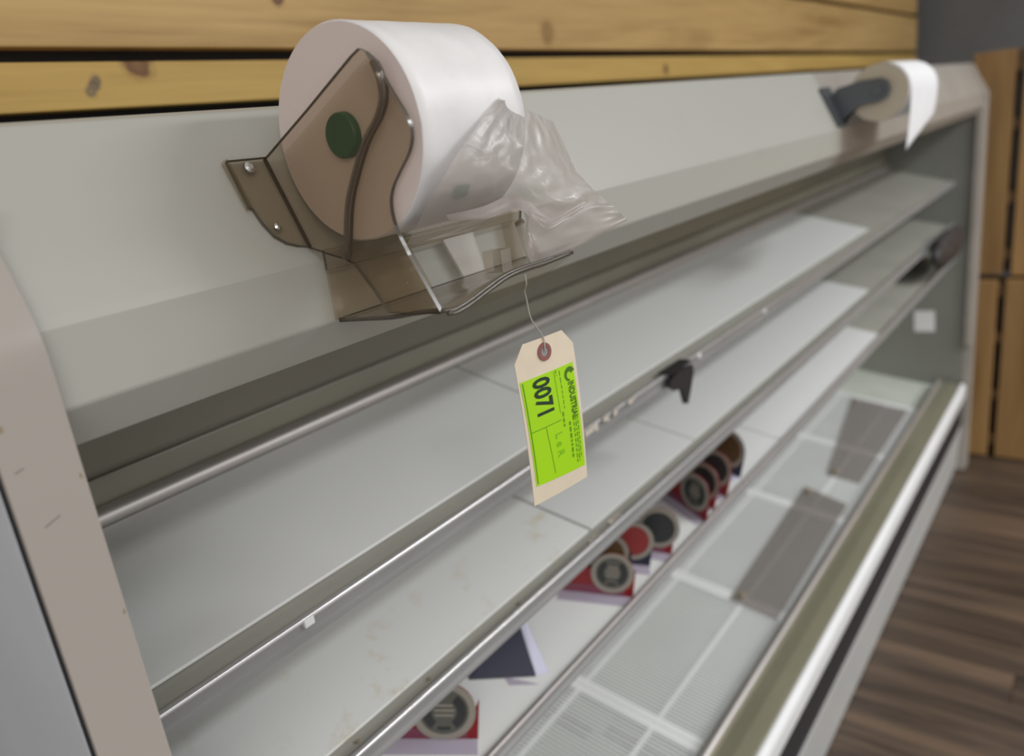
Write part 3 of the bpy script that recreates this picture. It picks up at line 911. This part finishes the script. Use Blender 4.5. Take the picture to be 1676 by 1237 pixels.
n = 72
mb = MB()
secs = [(RXA, RR - 0.0012), (RXA + 0.001, RR)] + [(RXA + 0.001 + (RXB - RXA - 0.002) * i / 12, RR) for i in range(1, 13)] + [(RXB, RR - 0.0012)]
vs, fs = [], []
for si, (x, r) in enumerate(secs):
    for k in range(n):
        th = 2 * pi * k / n
        rr = r + 0.0004 * noise.noise(Vector((x * 60, cos(th) * 5, sin(th) * 5)))
        vs.append((x, RC[0] + rr * cos(th), RC[1] + rr * sin(th)))
for s in range(len(secs) - 1):
    for k in range(n):
        fs.append((s * n + k, s * n + (k + 1) % n, (s + 1) * n + (k + 1) % n, (s + 1) * n + k))
mb.add(vs, fs, 0)
mb.build('wound_film', MT['film_roll'], roll, smooth=True)
for x, nm in ((RXA - 0.0002, 'roll_end'), (RXB + 0.0002, 'roll_end')):
    mb = MB()
    c0, c1 = circ(x, RR - 0.0010), circ(x, 0.0140)
    mb.add(c0 + c1, [(k, (k + 1) % n, (k + 1) % n + n, k + n) for k in range(n)])
    mb.build(nm, MT['film_end'], roll, origin=(x, RC[0], RC[1]))
# green core plug with a dark insert painting the shade of its hollow
pl_ = MB().tube([(RXA + 0.012, RC[0], RC[1]), (RXA - 0.0045, RC[0], RC[1]), (RXA - 0.0055, RC[0], RC[1]), (RXA - 0.0050, RC[0], RC[1])], [0.0138, 0.0138, 0.0128, 0.0105], 28, cap=False).build('core_plug', MT['green'], roll, smooth=False)
MB().tube([(RXA - 0.0052, RC[0], RC[1]), (RXA + 0.010, RC[0], RC[1])], [0.0104, 0.0098], 28).build('plug_hollow_shade', MT['green_shade'], pl_)
# green mark printed on the film
MB().grid(lambda u, v: (0.3775 + 0.0140 * u + 0.003 * v, RC[0] + (RR + 0.0016) * cos(radians(215 + 9 * v)), RC[1] + (RR + 0.0016) * sin(radians(215 + 9 * v))), 6, 4).build('green_mark', MT['greenprint'], roll)


def patch(rows, nu, nv, amp, seed):
    R = [spline(r, 12) for r in rows]
    L = len(R[0])

    def f(u, v):
        i = u * (L - 1)
        a = int(min(i, L - 2))
        fr_ = i - a
        col = [r[a].lerp(r[a + 1], fr_) for r in R]
        if len(col) == 2:
            p = col[0].lerp(col[1], v)
        else:
            c = spline(col, 8)
            j = v * (len(c) - 1)
            b = int(min(j, len(c) - 2))
            p = c[b].lerp(c[b + 1], j - b)
        wgt = min(1, u * 2.2) * min(1, 0.25 + v * 1.1)
        q = Vector((u * 5 + seed, v * 5, seed))
        # crumples: ridged folds running outward
        rid = 1 - abs(noise.noise(q * 1.1) * 2)
        fine = noise.noise(q * 3.1)
        d = Vector((-0.55, -0.75, 0.35))
        return p + d * (amp * wgt * (0.8 * rid + 0.5 * fine))
    return MB().grid(f, nu, nv)


FILM = [
    [ (0.4164, 0.3220, 0.0212), (0.4358, 0.3250, 0.0170), (0.4563, 0.3280, 0.0124), (0.4742, 0.3310, 0.0077), (0.4945, 0.3350, 0.0028) ],
    [ (0.3710, 0.3160, -0.0035), (0.3976, 0.3140, -0.0059), (0.4291, 0.3140, -0.0105), (0.4650, 0.3180, -0.0214), (0.5075, 0.3240, -0.0374) ],
    [ (0.3457, 0.3240, -0.0302), (0.3780, 0.3170, -0.0311), (0.4154, 0.3120, -0.0323), (0.4599, 0.3120, -0.0418), (0.5238, 0.3170, -0.0552) ],
    [ (0.3604, 0.3650, -0.0595), (0.3978, 0.3450, -0.0528), (0.4303, 0.3250, -0.0455), (0.4529, 0.3120, -0.0596), (0.5275, 0.3080, -0.0676) ],
    [ (0.3630, 0.3680, -0.0616), (0.4030, 0.3480, -0.0600), (0.4371, 0.3300, -0.0528), (0.4378, 0.3220, -0.0894), (0.5457, 0.3100, -0.0773) ],
]
FOLD = [
    [ (0.3680, 0.3360, -0.0445), (0.3925, 0.3260, -0.0432), (0.4153, 0.3180, -0.0397), (0.4239, 0.3060, -0.0513), (0.4373, 0.3020, -0.0555), (0.4830, 0.3050, -0.0516) ],
    [ (0.3724, 0.3380, -0.0482), (0.3964, 0.3280, -0.0515), (0.4193, 0.3200, -0.0497), (0.4221, 0.3080, -0.0570), (0.4356, 0.3060, -0.0649), (0.4795, 0.3060, -0.0574) ],
]

patch(FILM, 80, 64, 0.0045, 3.0).build('loose_bag', MT['film'], roll, smooth=True)
patch(FOLD, 40, 8, 0.002, 9.0).build('bag_fold_highlight', MT['fold_highlight'], roll, smooth=True)  # second film layer for the fold, with its white highlight painted in

# ================================================================== INVENTORY TAG
TD = Vector((0.98617, -0.16570, 0.0)).normalized()
TN = TD.cross(Vector((0, 0, 1))).normalized()       # away from or towards the viewer
if TN.y > 0:
    TN = -TN
TO = Vector((0.44, 0.32568, -0.15382))


def curl(u, v):
    return 0.0022 * sin((v + 0.115) / 0.125 * pi) - 0.9 * (u * u) * 1.2


def TP(u, v, d=0.0):
    return TO + TD * u + Vector((0, 0, v)) + TN * (curl(u, v) + d)


tg = thing('inventory_tag', tuple(TO), 'manila tag with bright green sticker 0071 hanging by thin twine', 'tag')


def sheet_tag(fn_out, name, mat, d, thick, nu=10, nv=20):
    mb = MB()
    us = []
    vs, fs = [], []
    for side in (0, 1):
        for j in range(nv + 1):
            for i in range(nu + 1):
                u, v = fn_out(i / nu, j / nv)
                vs.append(TP(u, v, d - side * thick))
    S_ = (nu + 1) * (nv + 1)
    for j in range(nv):
        for i in range(nu):
            a = j * (nu + 1) + i
            q = (a, a + 1, a + nu + 2, a + nu + 1)
            fs.append(q)
            fs.append(tuple(S_ + k for k in reversed(q)))
    ring = [i for i in range(nu + 1)] + [j * (nu + 1) + nu for j in range(1, nv + 1)] + [nv * (nu + 1) + i for i in range(nu - 1, -1, -1)] + [j * (nu + 1) for j in range(nv - 1, 0, -1)]
    for k in range(len(ring)):
        a, b = ring[k], ring[(k + 1) % len(ring)]
        fs.append((a, a + S_, b + S_, b))
    mb.add(vs, fs)
    return mb.build(name, mat, tg)


def card_out(i, j):
    v = 0.0105 - j * 0.124
    ul, ur = -0.0300 + 0.0035 * j, 0.0315 + 0.002 * j
    cut = max(0.0, 0.0125 - (0.0105 - v)) / 0.0125 * 0.0105
    return (ul + cut) + (ur - ul - 2 * cut) * i, v


sheet_tag(card_out, 'card', MT['tag'], 0.0, 0.0006)


def stk_out(i, j):
    ul, ur = -0.0275 + 0.0045 * j, 0.0278 + 0.0035 * j
    return ul + (ur - ul) * i, -0.0158 - j * (0.0828 + 0.0035 * i)


st = sheet_tag(stk_out, 'green_sticker', MT['sticker'], 0.0003, 0.0002)


def sline(u0, v0, u1, v1, wd, mat, name):
    """thin printed line on the sticker"""
    k = 8
    mb = MB()
    dx, dv = u1 - u0, v1 - v0
    ln = sqrt(dx * dx + dv * dv)
    px_, pv = -dv / ln * wd / 2, dx / ln * wd / 2
    mb.grid(lambda a, b: TP(u0 + dx * a + px_ * (2 * b - 1), v0 + dv * a + pv * (2 * b - 1), 0.0005), k, 1)
    return mb.build(name, mat, st)


sline(-0.0255, -0.017, -0.0215, -0.097, 0.0009, MT['greyink'], 'rule')
sline(-0.0235, -0.0555, 0.0080, -0.0555, 0.0006, MT['greyink'], 'rule')
sline(-0.0085, -0.0560, -0.0030, -0.0950, 0.0005, MT['greyink'], 'rule')
sline(0.0060, -0.0170, 0.0078, -0.0500, 0.0004, MT['greyink'], 'rule')
for k, (u0, v0, v1, wd) in enumerate(((0.0105, -0.050, -0.062, 0.0016), (0.0170, -0.060, -0.090, 0.0020), (0.0215, -0.058, -0.096, 0.0011), (0.0240, -0.058, -0.096, 0.0011), (0.0262, -0.058, -0.094, 0.0009), (0.0080, -0.0165, -0.0210, 0.001), (0.0118, -0.0180, -0.048, 0.0007))):
    vv = v0
    while vv > v1:
        l2 = random.uniform(0.002, 0.005)
        sl_ = (v0 - vv) / 0.085 * 0.003
        sline(u0 + sl_, vv, u0 + sl_ + 0.0001, max(v1, vv - l2), wd, MT['greyink'], 'small_print')
        vv -= l2 + 0.0012
DN = Vector((0.045 * TD.x, 0.045 * TD.y, -1.0))


def tag_text(name, body, size, u, v, mat, sx=1.0, bold=0.0):
    o = text_mesh(name, body, size, mat, st, TP(u, v, 0.0006), DN, TD, sx, bold)
    for vt in o.data.vertices:                       # print follows the slight curl of the card
        p = vt.co
        uu = u + p.dot(TD)
        v2 = v + p.z
        p += TN * (curl(uu, v2) - curl(u, v))
    return o


tag_text('number', '0071', 0.0232, -0.0090, -0.0175, MT['ink'], 0.66, 0.0007)
# round swoosh mark and company lettering
mb = MB()
vs = []
K = 22
for k in range(K + 1):
    a = radians(20 + 250 * k / K)
    wd = 0.0007 + 0.0016 * (1 - k / K)
    for r in (0.0042 - wd, 0.0042 + wd):
        vs.append(TP(0.0222 + r * cos(a), -0.0240 + r * sin(a), 0.0005))
mb.add(vs, [(2 * k, 2 * k + 1, 2 * k + 3, 2 * k + 2) for k in range(K)])
mb.build('round_mark', MT['logoink'], st)
tag_text('lettering', 'INDUSTRIAL', 0.0088, 0.0224, -0.0292, MT['logoink'], 0.62, 0.0003)
tag_text('handwriting', 'L e R', 0.0105, 0.0035, -0.0640, MT['ballpoint'], 0.9, 0.0)
# eyelet
ring = MB()
nn = 28
hole_c = (-0.0002, 0.0000)
vs = [TP(hole_c[0] + r * cos(2 * pi * k / nn), hole_c[1] + r * sin(2 * pi * k / nn), d) for (r, d) in ((0.0068, 0.0), (0.0066, 0.0010), (0.0036, 0.0010), (0.0032, 0.0)) for k in range(nn)]
fs = []
for s in range(3):
    for k in range(nn):
        fs.append((s * nn + k, s * nn + (k + 1) % nn, (s + 1) * nn + (k + 1) % nn, (s + 1) * nn + k))
ring.add(vs, fs)
ring.build('eyelet', MT['eyelet'], tg)
MB().slab([TP(hole_c[0] + 0.0034 * cos(2 * pi * k / nn), hole_c[1] + 0.0034 * sin(2 * pi * k / nn), 0.0003) for k in range(nn)], TN * 0.0002).build('eyelet_hole', MT['pricerail'], tg)
sp_ = spline([(0.4160, 0.3165, -0.0920), (0.4165, 0.3165, -0.0985), (0.4190, 0.3205, -0.1040), (0.4225, 0.3225, -0.1110), (0.4265, 0.3235, -0.1260), tuple(TP(-0.0004, 0.012, 0.001)), tuple(TP(-0.0003, 0.004, 0.0014)), tuple(TP(-0.0002, 0.0, 0.0005))], 6)
MB().tube(sp_, 0.00055, 6).build('twine', MT['string'], tg, smooth=True)

# ================================================================== FAR LABEL DISPENSER
ld = thing('roll_bracket', (1.60, 0.44, -0.03), 'grey steel bracket on the far canopy carrying a paper roll', 'bracket')
MB().slab([on_face(1.545, 0.006), on_face(1.60, 0.006), on_face(1.60, -0.064), on_face(1.545, -0.064)], fn * 0.004).build('mounting_plate', MT['bracket'], ld, bevel=0.001)
arm = [(0.452, -0.008), (0.440, 0.004), (0.400, 0.012), (0.366, 0.013), (0.354, 0.006), (0.350, -0.008), (0.355, -0.022), (0.368, -0.028), (0.402, -0.030), (0.436, -0.058), (0.428, -0.060)]
MB().slab([(1.585, y, z) for y, z in arm], (0.004, 0, 0)).build('arm', MT['bracket'], ld, bevel=0.001)
MB().tube([(1.578, 0.372, -0.008), (1.590, 0.372, -0.008)], 0.010, 18).build('hub', MT['bracket'], ld)
pr_ = thing('paper_roll', (1.72, 0.372, -0.008), 'small white paper roll with a torn end hanging on the far canopy bracket', 'paper roll')
PC, PR, PXA, PXB = (0.372, -0.012), 0.050, 1.597, 1.845
mb = MB()
n = 48
vs = [(x, PC[0] + PR * cos(2 * pi * k / n), PC[1] + PR * sin(2 * pi * k / n)) for x in (PXA, PXB) for k in range(n)]
mb.add(vs, [(k, (k + 1) % n, (k + 1) % n + n, k + n) for k in range(n)])
mb.build('wound_paper', MT['paper'], pr_, smooth=True)
for x in (PXA - 0.0002, PXB + 0.0002):
    vs = [(x, PC[0] + r * cos(2 * pi * k / n), PC[1] + r * sin(2 * pi * k / n)) for r in (PR - 0.0004, 0.012) for k in range(n)]
    MB().add(vs, [(k, (k + 1) % n, (k + 1) % n + n, k + n) for k in range(n)]).build('roll_end', MT['kraft'], pr_, origin=(x, PC[0], PC[1]))


def sheet(u, v):
    x = PXA + 0.006 + (PXB - PXA - 0.006) * u
    zend = -0.118 + 0.050 * u
    arc = 0.45
    if v < arc:
        a = radians(85 + 95 * v / arc)
        return (x, PC[0] + (PR + 0.0015) * cos(a), PC[1] + (PR + 0.0015) * sin(a))
    t_ = (v - arc) / (1 - arc)
    return (x, PC[0] - PR - 0.0015 + 0.006 * t_ * t_, PC[1] + (zend - PC[1]) * t_)


o = MB().grid(sheet, 10, 24).build('paper_sheet', MT['paper'], pr_, smooth=True)
o.modifiers.new('thickness', 'SOLIDIFY').thickness = 0.0004

# ================================================================== PALLETS AT THE END OF THE AISLE
random.seed(11)
for (zb, zt, x0, lab, wd) in ((FZ + 0.005, -0.762, 3.47, 'lower pine pallet standing on edge past the far end of the case', 0.128),
                              (-0.755, 0.072, 3.50, 'upper pine pallet standing on the lower pallet past the far end of the case', 0.121)):
    t = thing('wooden_pallet', (x0 + 0.05, -0.1, zb), lab, 'pallet', 'upright pine pallets')
    y = 0.493
    while y > -0.75:
        ww = wd * random.uniform(0.88, 1.1)
        MB().box(x0, x0 + 0.02, y - ww, y, zb + random.uniform(0, 0.006), zt - random.uniform(0, 0.006)).build('board', MT['pallet'], t, bevel=0.002)
        y -= ww + random.uniform(0.024, 0.032)
    y = 0.485
    while y > -0.75:
        MB().box(x0 + 0.076, x0 + 0.094, y - 0.135, y, zb, zt - 0.004).build('board', MT['back_board_shade'], t, bevel=0.002)  # backing boards added to darken the gaps, shade put into their brown
        y -= 0.139
    for fz in (0.10, 0.36, 0.68, 0.93):
        zc_ = zb + (zt - zb) * fz
        MB().box(x0 + 0.021, x0 + 0.075, -0.75, 0.485, zc_ - 0.022, zc_ + 0.022).build('stringer', MT['stringer'], t, bevel=0.002)
